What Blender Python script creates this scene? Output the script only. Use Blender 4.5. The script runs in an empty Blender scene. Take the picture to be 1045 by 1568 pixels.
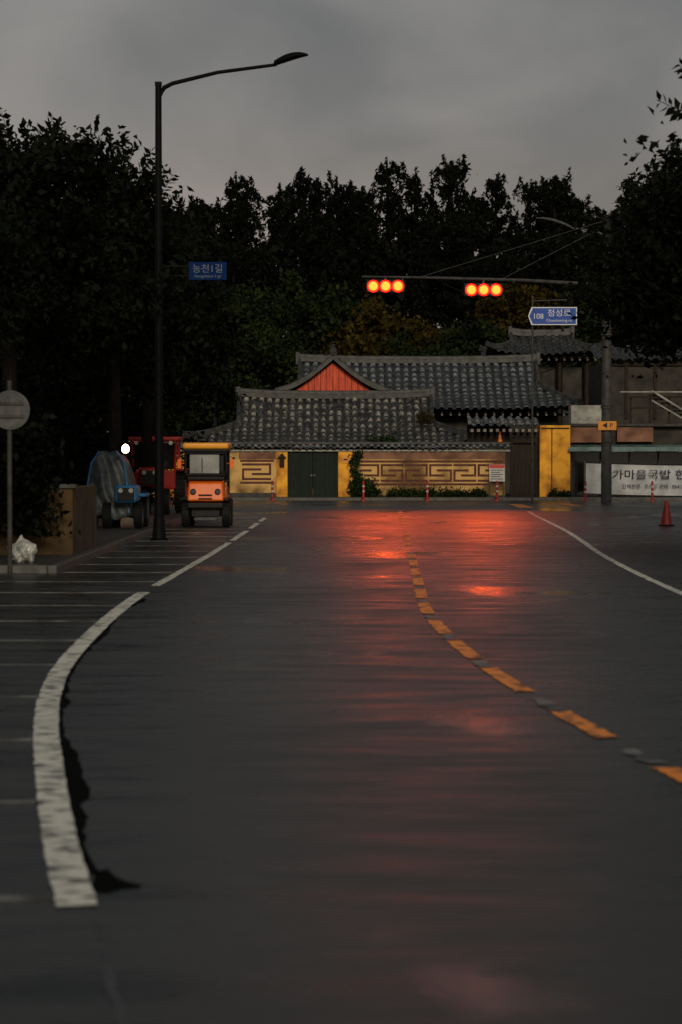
import bpy, math, random, bmesh
import numpy as np
from mathutils import Vector, Matrix
R=math.radians
scene=bpy.context.scene
scene.view_settings.view_transform='Standard'
scene.view_settings.look='None'
scene.view_settings.exposure=0
random.seed(4); rng=np.random.default_rng(7)

# ------------------------------------------------------------ materials
def nmat(name):
    m=bpy.data.materials.new(name); m.use_nodes=True
    nt=m.node_tree; return m,nt,nt.nodes['Principled BSDF']
def mat(name,c,c2=None,rough=.6,scale=3.,spec=.5,metal=0.,bump=0.,bscale=40.,emit=None,es=0.,ramp=(.35,.65),stretch=None,detail=6):
    m,nt,b=nmat(name)
    b.inputs['Roughness'].default_value=rough
    b.inputs['Specular IOR Level'].default_value=spec
    b.inputs['Metallic'].default_value=metal
    b.inputs['Base Color'].default_value=(*c,1)
    tc=nt.nodes.new('ShaderNodeTexCoord')
    vec=tc.outputs['Object']
    if stretch:
        mp=nt.nodes.new('ShaderNodeMapping'); mp.inputs['Scale'].default_value=stretch
        nt.links.new(vec,mp.inputs['Vector']); vec=mp.outputs['Vector']
    if c2 is not None:
        n=nt.nodes.new('ShaderNodeTexNoise'); n.inputs['Scale'].default_value=scale; n.inputs['Detail'].default_value=detail
        nt.links.new(vec,n.inputs['Vector'])
        r=nt.nodes.new('ShaderNodeValToRGB')
        r.color_ramp.elements[0].position=ramp[0]; r.color_ramp.elements[0].color=(*c,1)
        r.color_ramp.elements[1].position=ramp[1]; r.color_ramp.elements[1].color=(*c2,1)
        nt.links.new(n.outputs['Fac'],r.inputs['Fac']); nt.links.new(r.outputs['Color'],b.inputs['Base Color'])
    if bump:
        n2=nt.nodes.new('ShaderNodeTexNoise'); n2.inputs['Scale'].default_value=bscale; n2.inputs['Detail'].default_value=4
        nt.links.new(vec,n2.inputs['Vector'])
        bp=nt.nodes.new('ShaderNodeBump'); bp.inputs['Strength'].default_value=bump; bp.inputs['Distance'].default_value=.02
        nt.links.new(n2.outputs['Fac'],bp.inputs['Height']); nt.links.new(bp.outputs['Normal'],b.inputs['Normal'])
    if emit:
        b.inputs['Emission Color'].default_value=(*emit,1); b.inputs['Emission Strength'].default_value=es
    return m
def foliage_mat(name,c,c2,spec=.06):
    m,nt,b=nmat(name)
    g=nt.nodes.new('ShaderNodeNewGeometry')
    tc=nt.nodes.new('ShaderNodeTexCoord')
    n=nt.nodes.new('ShaderNodeTexNoise'); n.inputs['Scale'].default_value=.6
    nt.links.new(tc.outputs['Object'],n.inputs['Vector'])
    ad=nt.nodes.new('ShaderNodeMath'); ad.operation='MULTIPLY_ADD'; ad.inputs[1].default_value=.5
    nt.links.new(g.outputs['Random Per Island'],ad.inputs[0]); 
    sb=nt.nodes.new('ShaderNodeMath'); sb.operation='MULTIPLY_ADD'; sb.inputs[1].default_value=1.8; sb.inputs[2].default_value=-.68
    nt.links.new(n.outputs['Fac'],sb.inputs[0]); nt.links.new(sb.outputs[0],ad.inputs[2])
    r=nt.nodes.new('ShaderNodeValToRGB')
    r.color_ramp.elements[0].color=(*c,1); r.color_ramp.elements[1].color=(*c2,1)
    nt.links.new(ad.outputs[0],r.inputs['Fac']); nt.links.new(r.outputs['Color'],b.inputs['Base Color'])
    b.inputs['Roughness'].default_value=.6; b.inputs['Specular IOR Level'].default_value=spec
    return m

def road_mat():
    m,nt,b=nmat('wet_asphalt')
    tc=nt.nodes.new('ShaderNodeTexCoord')
    def noise(sc,stretch,det=5,ro=.5):
        mp=nt.nodes.new('ShaderNodeMapping'); mp.inputs['Scale'].default_value=stretch
        nt.links.new(tc.outputs['Object'],mp.inputs['Vector'])
        n=nt.nodes.new('ShaderNodeTexNoise'); n.inputs['Scale'].default_value=sc; n.inputs['Detail'].default_value=det; n.inputs['Roughness'].default_value=ro
        nt.links.new(mp.outputs['Vector'],n.inputs['Vector']); return n.outputs['Fac']
    def rampf(f,p0,p1,a,bb):
        r=nt.nodes.new('ShaderNodeMapRange'); r.inputs['From Min'].default_value=p0; r.inputs['From Max'].default_value=p1
        r.inputs['To Min'].default_value=a; r.inputs['To Max'].default_value=bb
        nt.links.new(f,r.inputs['Value']); return r.outputs['Result']
    n1=noise(2.0,(.35,1.2,1),9,.68); n2=noise(.2,(1,.6,1),3); n3=noise(45,(1,1,1),3); n4=noise(4.5,(.5,1.5,1),7,.66)
    pud=rampf(noise(.42,(.8,.42,1),5,.55),.58,.64,0,1)
    r=nt.nodes.new('ShaderNodeValToRGB')
    r.color_ramp.elements[0].position=.36; r.color_ramp.elements[0].color=(.004,.004,.004,1)
    r.color_ramp.elements[1].position=.64; r.color_ramp.elements[1].color=(.044,.044,.041,1)
    nt.links.new(n1,r.inputs['Fac']); nt.links.new(r.outputs['Color'],b.inputs['Base Color'])
    a=rampf(n1,.38,.62,.21,.50); c=rampf(n2,.38,.62,-.05,.07)
    ad=nt.nodes.new('ShaderNodeMath'); ad.operation='ADD'; nt.links.new(a,ad.inputs[0]); nt.links.new(c,ad.inputs[1])
    mx=nt.nodes.new('ShaderNodeMix'); nt.links.new(pud,mx.inputs['Factor']); nt.links.new(ad.outputs[0],mx.inputs['A']); mx.inputs['B'].default_value=.15
    nt.links.new(mx.outputs['Result'],b.inputs['Roughness'])
    b.inputs['Specular IOR Level'].default_value=.45
    inv=rampf(pud,0,1,1,.35)
    m1=nt.nodes.new('ShaderNodeMath'); m1.operation='MULTIPLY'; m1.inputs[1].default_value=.6; nt.links.new(inv,m1.inputs[0])
    m2=nt.nodes.new('ShaderNodeMath'); m2.operation='MULTIPLY'; m2.inputs[1].default_value=.75; nt.links.new(inv,m2.inputs[0])
    bp=nt.nodes.new('ShaderNodeBump'); bp.inputs['Distance'].default_value=.008; nt.links.new(m1.outputs[0],bp.inputs['Strength'])
    nt.links.new(n3,bp.inputs['Height'])
    bp2=nt.nodes.new('ShaderNodeBump'); bp2.inputs['Distance'].default_value=.024; nt.links.new(m2.outputs[0],bp2.inputs['Strength'])
    nt.links.new(n4,bp2.inputs['Height']); nt.links.new(bp.outputs['Normal'],bp2.inputs['Normal'])
    nt.links.new(bp2.outputs['Normal'],b.inputs['Normal'])
    return m
M={}
M['road']=road_mat()
M['ground']=mat('wet_soil',(.012,.014,.009),(.022,.024,.013),rough=.8,spec=.2,scale=1,bump=.4)
M['pave']=mat('wet_paving',(.02,.019,.018),(.045,.043,.04),rough=.5,scale=4,bump=.3)
M['kerb']=mat('kerb_stone',(.04,.04,.037),(.09,.09,.08),rough=.5,scale=6)
M['white']=mat('worn_white_paint',(.06,.06,.055),(.80,.79,.70),rough=.5,scale=6,ramp=(.39,.50),stretch=(1,1.9,1),bump=.3,detail=11)
M['whitethin']=mat('faded_white_paint',(.03,.03,.029),(.20,.20,.19),rough=.5,scale=3,ramp=(.38,.62),detail=8)
M['yellowp']=mat('worn_yellow_paint',(.08,.03,.01),(1,.30,.02),rough=.5,scale=6,ramp=(.38,.49),bump=.3,detail=10)
M['tar']=mat('tar_seal',(.002,.002,.002),(.004,.004,.004),rough=.9,spec=.03,scale=6)
M['steel']=mat('dark_painted_steel',(.003,.003,.004),(.005,.005,.006),rough=.6,spec=.1,scale=8)
M['galv']=mat('galvanised_steel',(.05,.055,.06),(.10,.10,.10),rough=.5,scale=10,spec=.3)
M['concrete']=mat('pole_concrete',(.022,.022,.02),(.055,.053,.047),rough=.7,scale=5,bump=.3)
M['tile']=mat('roof_tile',(.04,.047,.055),(.24,.27,.29),rough=.38,scale=3.5,ramp=(.36,.64),detail=9)
M['tile_old']=mat('old_roof_tile',(.025,.025,.023),(.38,.35,.29),rough=.42,scale=3.2,ramp=(.40,.64),detail=10)
M['dark_tile_shade']=mat('dark_tile_and_trough_shade',(.010,.011,.012),(.035,.038,.042),rough=.45,scale=4)  # dark tile; also paints shade into the troughs and lips of lighter roofs
M['ridge']=mat('ridge_tile',(.012,.013,.014),(.06,.06,.054),rough=.5,scale=4)
M['plaster']=mat('lime_plaster',(.22,.22,.2),(.42,.42,.38),rough=.7,scale=3)
M['cream']=mat('cream_render',(.16,.085,.02),(.70,.43,.14),rough=.8,scale=1.0,detail=11,bump=.2,ramp=(.36,.58))
M['yellow']=mat('yellow_render',(.42,.15,.01),(1,.46,.03),rough=.75,scale=1.7,detail=11,ramp=(.34,.56),bump=.2)
M['dyellow']=mat('dull_yellow_render',(.03,.017,.004),(.085,.045,.008),rough=.8,scale=1.5,detail=8)
M['brick']=mat('red_brick',(.05,.010,.008),(.15,.028,.016),rough=.7,scale=9)
M['redwood']=mat('red_gable_boards',(.36,.025,.008),(.85,.10,.018),rough=.6,scale=2,stretch=(6,1,.5))
M['door']=mat('dark_green_door',(.003,.008,.006),(.006,.014,.010),rough=.6,spec=.2,scale=4)
M['wood']=mat('dark_wood',(.008,.005,.003),(.025,.014,.008),rough=.6,spec=.2,scale=3,stretch=(5,5,.6))
M['rafter']=mat('pale_wood',(.14,.12,.1),(.25,.22,.18),rough=.7,scale=4)
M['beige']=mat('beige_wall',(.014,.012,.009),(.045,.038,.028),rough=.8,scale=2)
M['brown']=mat('brown_panel',(.12,.045,.022),(.28,.13,.07),rough=.7,scale=2)
M['awn']=mat('blue_awning',(.06,.12,.12),(.14,.22,.21),rough=.5,scale=3)
M['black']=mat('black_rubber',(.006,.006,.006),(.012,.012,.012),rough=.7,spec=.2,scale=10)
M['blackp']=mat('black_plastic',(.006,.006,.006),(.012,.012,.012),rough=.5,spec=.25,scale=10)
M['orange']=mat('orange_yellow_paint',(1,.45,.035),(.95,.38,.025),rough=.4,scale=3)
M['orange_body']=mat('orange_red_paint',(1,.20,.008),(.92,.15,.006),rough=.4,scale=3)
M['red']=mat('red_paint',(.40,.016,.009),(.22,.010,.007),rough=.4,spec=.4,scale=3)
M['blue']=mat('blue_paint',(.02,.20,.45),(.015,.13,.32),rough=.35,scale=3)
M['tarp']=mat('grey_tarp',(.025,.035,.04),(.11,.13,.14),rough=.45,spec=.4,scale=4,bump=.8,bscale=5)
M['glass']=mat('cab_glass',(.22,.23,.22),(.42,.44,.43),rough=.1,spec=1.,scale=2)
M['dglass']=mat('dark_window_glass',(.006,.007,.008),(.012,.012,.012),rough=.12,spec=.5,scale=2)
M['lens']=mat('headlamp_lens',(.5,.5,.45),rough=.1)
M['cone']=mat('cone_plastic',(.4,.018,.01),(.25,.012,.008),rough=.5,scale=4)
M['coneo']=mat('orange_cone_plastic',(.9,.2,.02),rough=.5)
M['refl']=mat('reflective_white',(.6,.6,.58),(.4,.4,.38),rough=.4,scale=5)
M['signblue']=mat('sign_blue',(.015,.07,.36),(.02,.08,.40),rough=.5,spec=.3,scale=2)
M['signdblue']=mat('sign_dark_blue',(.005,.022,.10),(.005,.026,.12),rough=.7,spec=.06,scale=2)
M['signtext']=mat('sign_text_white',(.7,.72,.75),rough=.5)
M['signtextd']=mat('sign_text_dim',(.16,.2,.26),rough=.6,spec=.1)
M['banner']=mat('banner_cloth',(.34,.36,.38),(.58,.60,.62),rough=.8,scale=1.5,bump=.4,bscale=4)
M['ink']=mat('banner_ink',(.02,.02,.03),rough=.8)
M['signred']=mat('sign_red',(.6,.04,.03),rough=.5)
M['signyel']=mat('sign_yellow',(.8,.3,.02),rough=.5)
M['bag']=mat('white_plastic_bag',(.25,.26,.25),(.55,.56,.52),rough=.35,scale=9,ramp=(.4,.6))
M['lamp']=mat('red_signal_lens_centre',(.5,.02,.01),emit=(1,.050,.004),es=14)
M['lampmid']=mat('red_signal_lens_mid',(.5,.02,.01),emit=(1,.014,.003),es=8)
M['lamprim']=mat('red_signal_lens_rim',(.5,.02,.01),emit=(1,.004,.002),es=4)
M['warmlamp']=mat('warm_lamp_globe',(.6,.5,.4),emit=(1,.72,.45),es=9)
M['bark']=mat('bark',(.006,.005,.004),(.014,.011,.009),rough=.9,spec=.1,scale=6,stretch=(3,3,.6),bump=.6)
M['leafL']=foliage_mat('leaves_dark',(.0012,.002,.0012),(.009,.013,.006))
M['leafR']=foliage_mat('leaves_dark_side',(.0012,.002,.0012),(.009,.012,.006))
M['leafM']=foliage_mat('leaves_mid',(.002,.005,.002),(.026,.038,.010))
M['leafY']=foliage_mat('leaves_olive',(.006,.008,.002),(.075,.05,.008))
M['pine']=foliage_mat('pine_needles',(.0014,.0024,.0016),(.008,.010,.006))
M['weed']=foliage_mat('weed_leaves',(.006,.014,.005),(.03,.05,.014))

# ------------------------------------------------------------ helpers
def link(o,parent=None):
    scene.collection.objects.link(o)
    if parent is not None: o.parent=parent
    return o
def empty(name):
    e=bpy.data.objects.new(name,None); e.empty_display_size=.3; return link(e)
class MB:
    def __init__(s): s.v=[];s.f=[];s.m=[]
    def face(s,pts,m=0):
        b=len(s.v); s.v+= [tuple(p) for p in pts]; s.f.append(tuple(range(b,b+len(pts)))); s.m.append(m)
    def box(s,x0,x1,y0,y1,z0,z1,m=0,M4=None):
        b=len(s.v)
        P=[(x0,y0,z0),(x1,y0,z0),(x1,y1,z0),(x0,y1,z0),(x0,y0,z1),(x1,y0,z1),(x1,y1,z1),(x0,y1,z1)]
        if M4 is not None: P=[tuple(M4@Vector(p)) for p in P]
        s.v+=P
        for f in [(0,3,2,1),(4,5,6,7),(0,1,5,4),(1,2,6,5),(2,3,7,6),(3,0,4,7)]:
            s.f.append(tuple(b+i for i in f)); s.m.append(m)
    def tube(s,pts,rad,m=0,n=10,cap=True):
        pts=[Vector(p) for p in pts]
        if not isinstance(rad,(list,tuple)): rad=[rad]*len(pts)
        b=len(s.v)
        for i,p in enumerate(pts):
            t=(pts[min(i+1,len(pts)-1)]-pts[max(i-1,0)]).normalized()
            up=Vector((0,0,1)) if abs(t.z)<.9 else Vector((0,1,0))
            a=t.cross(up).normalized(); c=t.cross(a).normalized()
            for k in range(n):
                an=2*math.pi*k/n
                s.v.append(tuple(p+(a*math.cos(an)+c*math.sin(an))*rad[i]))
        for i in range(len(pts)-1):
            for k in range(n):
                k2=(k+1)%n
                s.f.append((b+i*n+k,b+i*n+k2,b+(i+1)*n+k2,b+(i+1)*n+k)); s.m.append(m)
        if cap:
            s.f.append(tuple(b+k for k in range(n))); s.m.append(m)
            s.f.append(tuple(b+(len(pts)-1)*n+k for k in reversed(range(n)))); s.m.append(m)
    def sweep(s,pts,prof,m=0):
        pts=[Vector(p) for p in pts]; n=len(prof); b=len(s.v)
        for i,p in enumerate(pts):
            t=(pts[min(i+1,len(pts)-1)]-pts[max(i-1,0)]).normalized()
            a=t.cross(Vector((0,0,1))).normalized()
            for (u,w) in prof: s.v.append(tuple(p+a*u+Vector((0,0,w))))
        for i in range(len(pts)-1):
            for k in range(n):
                k2=(k+1)%n
                s.f.append((b+i*n+k,b+i*n+k2,b+(i+1)*n+k2,b+(i+1)*n+k)); s.m.append(m)
        s.f.append(tuple(b+k for k in range(n))); s.m.append(m)
        s.f.append(tuple(b+(len(pts)-1)*n+k for k in reversed(range(n)))); s.m.append(m)
    def build(s,name,mats,parent=None,smooth=False,bevel=0,seg=2,sub=0):
        me=bpy.data.meshes.new(name); me.from_pydata(s.v,[],s.f)
        if not isinstance(mats,(list,tuple)): mats=[mats]
        for k in mats: me.materials.append(M[k] if isinstance(k,str) else k)
        me.polygons.foreach_set('material_index',s.m)
        if smooth: me.polygons.foreach_set('use_smooth',[True]*len(s.f))
        me.update()
        o=bpy.data.objects.new(name,me); link(o,parent)
        if bevel:
            md=o.modifiers.new('bevel','BEVEL'); md.width=bevel; md.segments=seg; md.limit_method='ANGLE'
        return o
def boxo(name,x0,x1,y0,y1,z0,z1,m,parent=None,bevel=0,seg=2):
    b=MB(); b.box(x0,x1,y0,y1,z0,z1); return b.build(name,m,parent,bevel=bevel,seg=seg)
def text(name,body,loc,size,m,parent,align='CENTER',sx=1,rz=0):
    c=bpy.data.curves.new(name,'FONT'); c.body=body; c.size=size; c.align_x=align; c.align_y='CENTER'; c.extrude=.004
    c.materials.append(M[m]); o=bpy.data.objects.new(name,c); link(o,parent)
    o.location=loc; o.rotation_euler=(R(90),0,rz); o.scale=(sx,1,1); return o
def quads_mesh(name,V,m,parent=None):
    n=len(V); me=bpy.data.meshes.new(name)
    me.vertices.add(n*4); me.vertices.foreach_set('co',V.reshape(-1).astype(np.float32))
    me.loops.add(n*4); me.loops.foreach_set('vertex_index',np.arange(n*4,dtype=np.int32))
    me.polygons.add(n); me.polygons.foreach_set('loop_start',np.arange(0,n*4,4,dtype=np.int32))
    me.update(calc_edges=True); me.materials.append(M[m])
    o=bpy.data.objects.new(name,me); return link(o,parent)
def leaf_quads(C,L,W,dirs=None,fold=.25,jit=.45):
    n=len(C)
    d=rng.normal(size=(n,3)) if dirs is None else dirs+rng.normal(size=(n,3))*jit
    d/=np.linalg.norm(d,axis=1,keepdims=True)
    t=rng.normal(size=(n,3)); s=np.cross(d,t); s/=np.linalg.norm(s,axis=1,keepdims=True)
    nn=np.cross(d,s)
    k=rng.uniform(.6,1.3,size=(n,1)); L=L*k; W=W*k
    return np.stack([C-d*L/2,C+s*W/2+nn*W*fold-d*L*.05,C+d*L/2,C-s*W/2+nn*W*fold-d*L*.05],axis=1)

# ------------------------------------------------------------ camera
cam=bpy.data.cameras.new('camera'); co=link(bpy.data.objects.new('camera',cam))
co.location=(0,0,1.8); co.rotation_euler=(R(90-1.33),0,0)
cam.sensor_fit='VERTICAL'; cam.sensor_height=36; cam.sensor_width=24; cam.lens=85
cam.clip_start=.1; cam.clip_end=2000
cam.dof.use_dof=True; cam.dof.focus_distance=80; cam.dof.aperture_fstop=2.8
scene.camera=co

# ------------------------------------------------------------ world
w=bpy.data.worlds.new('World'); scene.world=w; w.use_nodes=True
nt=w.node_tree; bg=nt.nodes['Background']
sky=nt.nodes.new('ShaderNodeTexSky'); sky.sky_type='NISHITA'; sky.sun_disc=False
sky.sun_elevation=R(22); sky.sun_rotation=R(174); sky.dust_density=4
tc=nt.nodes.new('ShaderNodeTexCoord')
mp=nt.nodes.new('ShaderNodeMapping'); mp.inputs['Scale'].default_value=(1,1,1.7); mp.inputs['Location'].default_value=(.35,0,.1)
nz=nt.nodes.new('ShaderNodeTexNoise'); nz.inputs['Scale'].default_value=8.0; nz.inputs['Detail'].default_value=5; nz.inputs['Roughness'].default_value=.42
nz.inputs['Distortion'].default_value=.4
nt.links.new(tc.outputs['Generated'],mp.inputs['Vector']); nt.links.new(mp.outputs['Vector'],nz.inputs['Vector'])
cr=nt.nodes.new('ShaderNodeValToRGB'); cr.color_ramp.elements[0].position=.36; cr.color_ramp.elements[0].color=(.70,.74,.75,1)
cr.color_ramp.elements[1].position=.64; cr.color_ramp.elements[1].color=(1.28,1.28,1.27,1)
nt.links.new(nz.outputs['Fac'],cr.inputs['Fac'])
sp=nt.nodes.new('ShaderNodeSeparateXYZ'); nt.links.new(tc.outputs['Generated'],sp.inputs[0])
gr=nt.nodes.new('ShaderNodeValToRGB')
e=gr.color_ramp.elements; e[0].position=.08; e[0].color=(2.7,2.22,1.96,1); e[1].position=.24; e[1].color=(1.5,1.55,1.52,1)
x=e.new(.14); x.color=(2.5,2.3,2.17,1); x=e.new(1.); x.color=(1.0,1.05,1.1,1)
nt.links.new(sp.outputs['Z'],gr.inputs['Fac'])
mu=nt.nodes.new('ShaderNodeMix'); mu.data_type='RGBA'; mu.blend_type='MULTIPLY'; mu.inputs['Factor'].default_value=1
nt.links.new(gr.outputs['Color'],mu.inputs['A']); nt.links.new(cr.outputs['Color'],mu.inputs['B'])
mx=nt.nodes.new('ShaderNodeMix'); mx.data_type='RGBA'; mx.inputs['Factor'].default_value=.96
nt.links.new(sky.outputs['Color'],mx.inputs['A']); nt.links.new(mu.outputs['Result'],mx.inputs['B'])
nt.links.new(mx.outputs['Result'],bg.inputs['Color']); bg.inputs['Strength'].default_value=.1
sl=bpy.data.lights.new('overcast_sun','SUN'); sl.energy=1.5; sl.angle=R(14); sl.color=(1,.86,.66)
so=link(bpy.data.objects.new('overcast_sun',sl)); so.rotation_euler=(R(90-22),0,R(6)); so.location=(0,-20,40)

# ------------------------------------------------------------ ground & road
b=MB(); b.face([(-600,-300,-.02),(600,-300,-.02),(600,900,-.02),(-600,900,-.02)]); b.build('ground','ground')
b=MB(); b.face([(-14,-12,.0),(14,-12,.0),(14,80,.0),(-14,80,.0)])
b.face([(-14,80,0),(14,80,0),(80,80,0),(80,97.2,0),(-80,97.2,0),(-80,80,0)]); b.build('road','road')
def kerbbox(name,x0,x1,y0,y1):
    p=empty(name)
    boxo('paving',x0+.15,x1-.15,y0+.15,y1-.15,-.01,.125,'pave',p)
    b=MB()
    b.box(x0,x0+.148,y0,y1,-.01,.12); b.box(x1-.148,x1,y0,y1,-.01,.12)
    b.box(x0+.15,x1-.15,y0,y0+.148,-.01,.12); b.box(x0+.15,x1-.15,y1-.148,y1,-.01,.12)
    b.build('kerb','kerb',p,bevel=.015)
kerbbox('pavement',-16,-4.35,37,79)
kerbbox('pavement',11.2,24,20,79)
kerbbox('pavement',-60,60,97.2,99.3)
def cat(P,step=.4):
    out=[]
    for i in range(len(P)-1):
        p0=P[max(i-1,0)];p1=P[i];p2=P[i+1];p3=P[min(i+2,len(P)-1)]
        n=max(2,int(math.dist(p1,p2)/step))
        for k in range(n):
            t=k/n
            out.append(tuple(.5*((2*p1[j])+(-p0[j]+p2[j])*t+(2*p0[j]-5*p1[j]+4*p2[j]-p3[j])*t*t+(-p0[j]+3*p1[j]-3*p2[j]+p3[j])*t**3) for j in (0,1)))
    out.append(P[-1]); return out
LL=[(-1.05,9.6),(-1.29,11.1),(-1.60,13.3),(-1.93,15.8),(-2.21,18.4),(-2.41,21.4),(-2.56,26.4),(-2.6,31),(-2.52,35.6),(-2.36,45.3),(-2.26,57),(-2.19,72.4)]
CC=[(2.9,8),(2.25,11.3),(1.89,13.7),(1.61,16.2),(1.32,19.4),(1.14,22.4),(1.03,25.4),(1.0,28.7),(1.14,36.6),(1.4,50.5),(1.93,79)]
RR=[(6.4,8),(5.3,13.7),(4.75,19.4),(4.5,25),(4.44,31.4),(4.68,42.4),(5.35,57),(5.83,72.4),(6.1,79)]
def ribbon(b,P,w,z,jit=0,off=0):
    L=[];Rr=[]
    for i,p in enumerate(P):
        q0=P[max(i-1,0)];q1=P[min(i+1,len(P)-1)]
        dx,dy=q1[0]-q0[0],q1[1]-q0[1]; l=math.hypot(dx,dy); nx,ny=dy/l,-dx/l
        ja=random.uniform(-jit,jit); jb=random.uniform(-jit,jit)
        L.append((p[0]+nx*(off-w/2+ja),p[1]+ny*(off-w/2+ja),z)); Rr.append((p[0]+nx*(off+w/2+jb),p[1]+ny*(off+w/2+jb),z))
    for i in range(len(P)-1): b.face([L[i],Rr[i],Rr[i+1],L[i+1]])
mk=empty('road_markings')
ll=cat(LL,.12)
b=MB()
seg=[p for p in ll if p[1]<31.8]; ribbon(b,seg,.165,.008,.005)
seg=[p for p in ll if 33.2<p[1]<50]; ribbon(b,seg,.13,.008,.008)
for a0,a1 in ((51,58),(59.5,64.5),(66,70)):
    seg=[p for p in ll if a0<p[1]<a1]; ribbon(b,seg,.13,.008,.008)
b.build('edge_line_near','white',mk)
b=MB(); ribbon(b,[p for p in cat(RR,.3) if p[1]<78],.12,.008,.006); b.build('edge_line_far','white',mk)
cc=cat(CC,.1); b=MB(); g=MB(); y=6.25
while y<79:
    d=1.7 if y<18 else (2.15 if y<40 else 1.6)
    if y>40 and random.random()<.15: y+=3.02; continue
    ribbon(b,[p for p in cc if y<p[1]<y+d],.15,.008,.012)
    ribbon(g,[p for p in cc if y+d+.02<p[1]<y+d+.02+random.uniform(.25,.9)],.12,.008,.03)
    y+=3.02
b.build('centre_dashes','yellowp',mk); g.build('worn_centre_line','whitethin',mk)
# tar bleed along the edge line
b=MB(); sm=[p for p in ll if 10.3<p[1]<31]
ws=[]; wv=.06
for i in range(len(sm)):
    wv+=random.gauss(0,.012); wv=min(.11,max(.02,wv)); ws.append(wv+random.uniform(0,.012))
for i in range(len(sm)-1):
    p,q=sm[i],sm[i+1]; o=.084
    if sm[i][1]>24 and math.sin(i*.17)+.5*math.sin(i*.41)<.1: continue
    b.face([(p[0]+o,p[1],.004),(p[0]+o+ws[i],p[1],.004),(q[0]+o+ws[i+1],q[1],.004),(q[0]+o,q[1],.004)])
b.face([(-1.04,9.95,.004),(-.97,9.9,.004),(-.90,10.0,.004),(-.84,10.03,.004),(-.83,10.09,.004),(-.90,10.16,.004),(-.96,10.28,.004),(-1.02,10.5,.004),(-1.06,10.4,.004)])
b.build('tar_seam','tar',mk)
b=MB()
P_=[(-.93,9.3),(-.86,8.8),(-.8,8.3),(-.72,7.8),(-.62,7.3),(-.5,6.9)]; ribbon(b,cat(P_,.1),.035,.0044,.008); 
b.build('scraped_line',mat('scraped_asphalt',(.015,.015,.015),(.035,.035,.035),rough=.45,scale=6),mk)
b=MB(); y=9.75
while y<78:
    xl=np.interp(y,[p[1] for p in LL],[p[0] for p in LL])-.1
    xk=-9 if y<37 else -4.34
    b.box(xk,xl,y,y+.09,.001,.006); y+=2.75
b.build('parking_bay_lines','whitethin',mk)
b=MB(); b.box(6.2,6.7,84,90,.002,.007); b.box(8.2,8.6,86,91,.002,.007); b.build('junction_marks','yellowp',mk)

# ------------------------------------------------------------ street lamp
def street_lamp(x,y,H,arm,head,m,side=1,up=.55,r=.075):
    p=empty('street_lamp'); p.location=(x,y,0)
    b=MB(); b.tube([(0,0,0),(0,0,.05)],.19,n=4); b.tube([(0,0,.05),(0,0,.25),(0,0,.45),(0,0,.5),(0,0,H*.5),(0,0,H)],[.15,.13,.12,r*1.35,r*1.1,r*.9],n=14)
    b.build('pole',m,p,smooth=False)
    b=MB(); pts=[(0,0,H-.55),(0.02*side,0,H-.25),(.12*side,0,H-.07),(.3*side,0,H+.02),(arm*.5*side,0,H+.02+up*.42),(arm*side,0,H+.02+up*.72)]
    b.tube(pts,[.045,.05,.05,.045,.04,.035],n=10)
    b.box(-.07,.07,-.07,.07,H-.03,H+.05)
    b.build('arm',m,p)
    b=MB(); hx=arm*side; hz=H+.02+up*.72; n=9; ring=[]
    for i in range(n):
        t=i/(n-1); wd=.17*math.sin(math.pi*min(1,.16+t*.80))**.8*(1 if t<.97 else .4); th=.105*math.sin(math.pi*min(1,.2+t*.74))**.8
        cx=hx+side*head*t*.97-.06*side; cz=hz+.26*head*math.sin(t*1.5)
        ring.append([(cx,-wd,cz),(cx,-wd*.6,cz+th),(cx,wd*.6,cz+th),(cx,wd,cz),(cx,wd*.6,cz-th*.35),(cx,-wd*.6,cz-th*.35)])
    for i in range(n-1):
        for k in range(6): b.face([ring[i][k],ring[i][(k+1)%6],ring[i+1][(k+1)%6],ring[i+1][k]])
    b.face(ring[0]); b.face(ring[-1])
    b.build('luminaire',m,p)
    return p
lp=street_lamp(-3.86,51.3,9.65,2.5,.75,'steel')
sg=empty('street_name_sign')
b=MB(); b.box(-3.22,-2.42,51.27,51.31,5.52,5.9); b.build('plate','signdblue',sg,bevel=.01)
b=MB(); b.box(-3.79,-3.22,51.28,51.3,5.60,5.63); b.box(-3.79,-3.22,51.28,51.3,5.80,5.83); b.build('bracket','steel',sg)
text('lettering','농천1길',(-2.82,51.262,5.75),.2,'signtextd',sg); text('lettering_small','Nongcheon 1-gil',(-2.82,51.262,5.6),.085,'signtextd',sg)
street_lamp(12.2,112,12.1,1.6,1.7,'galv',side=-1,up=.3,r=.09)

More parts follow.
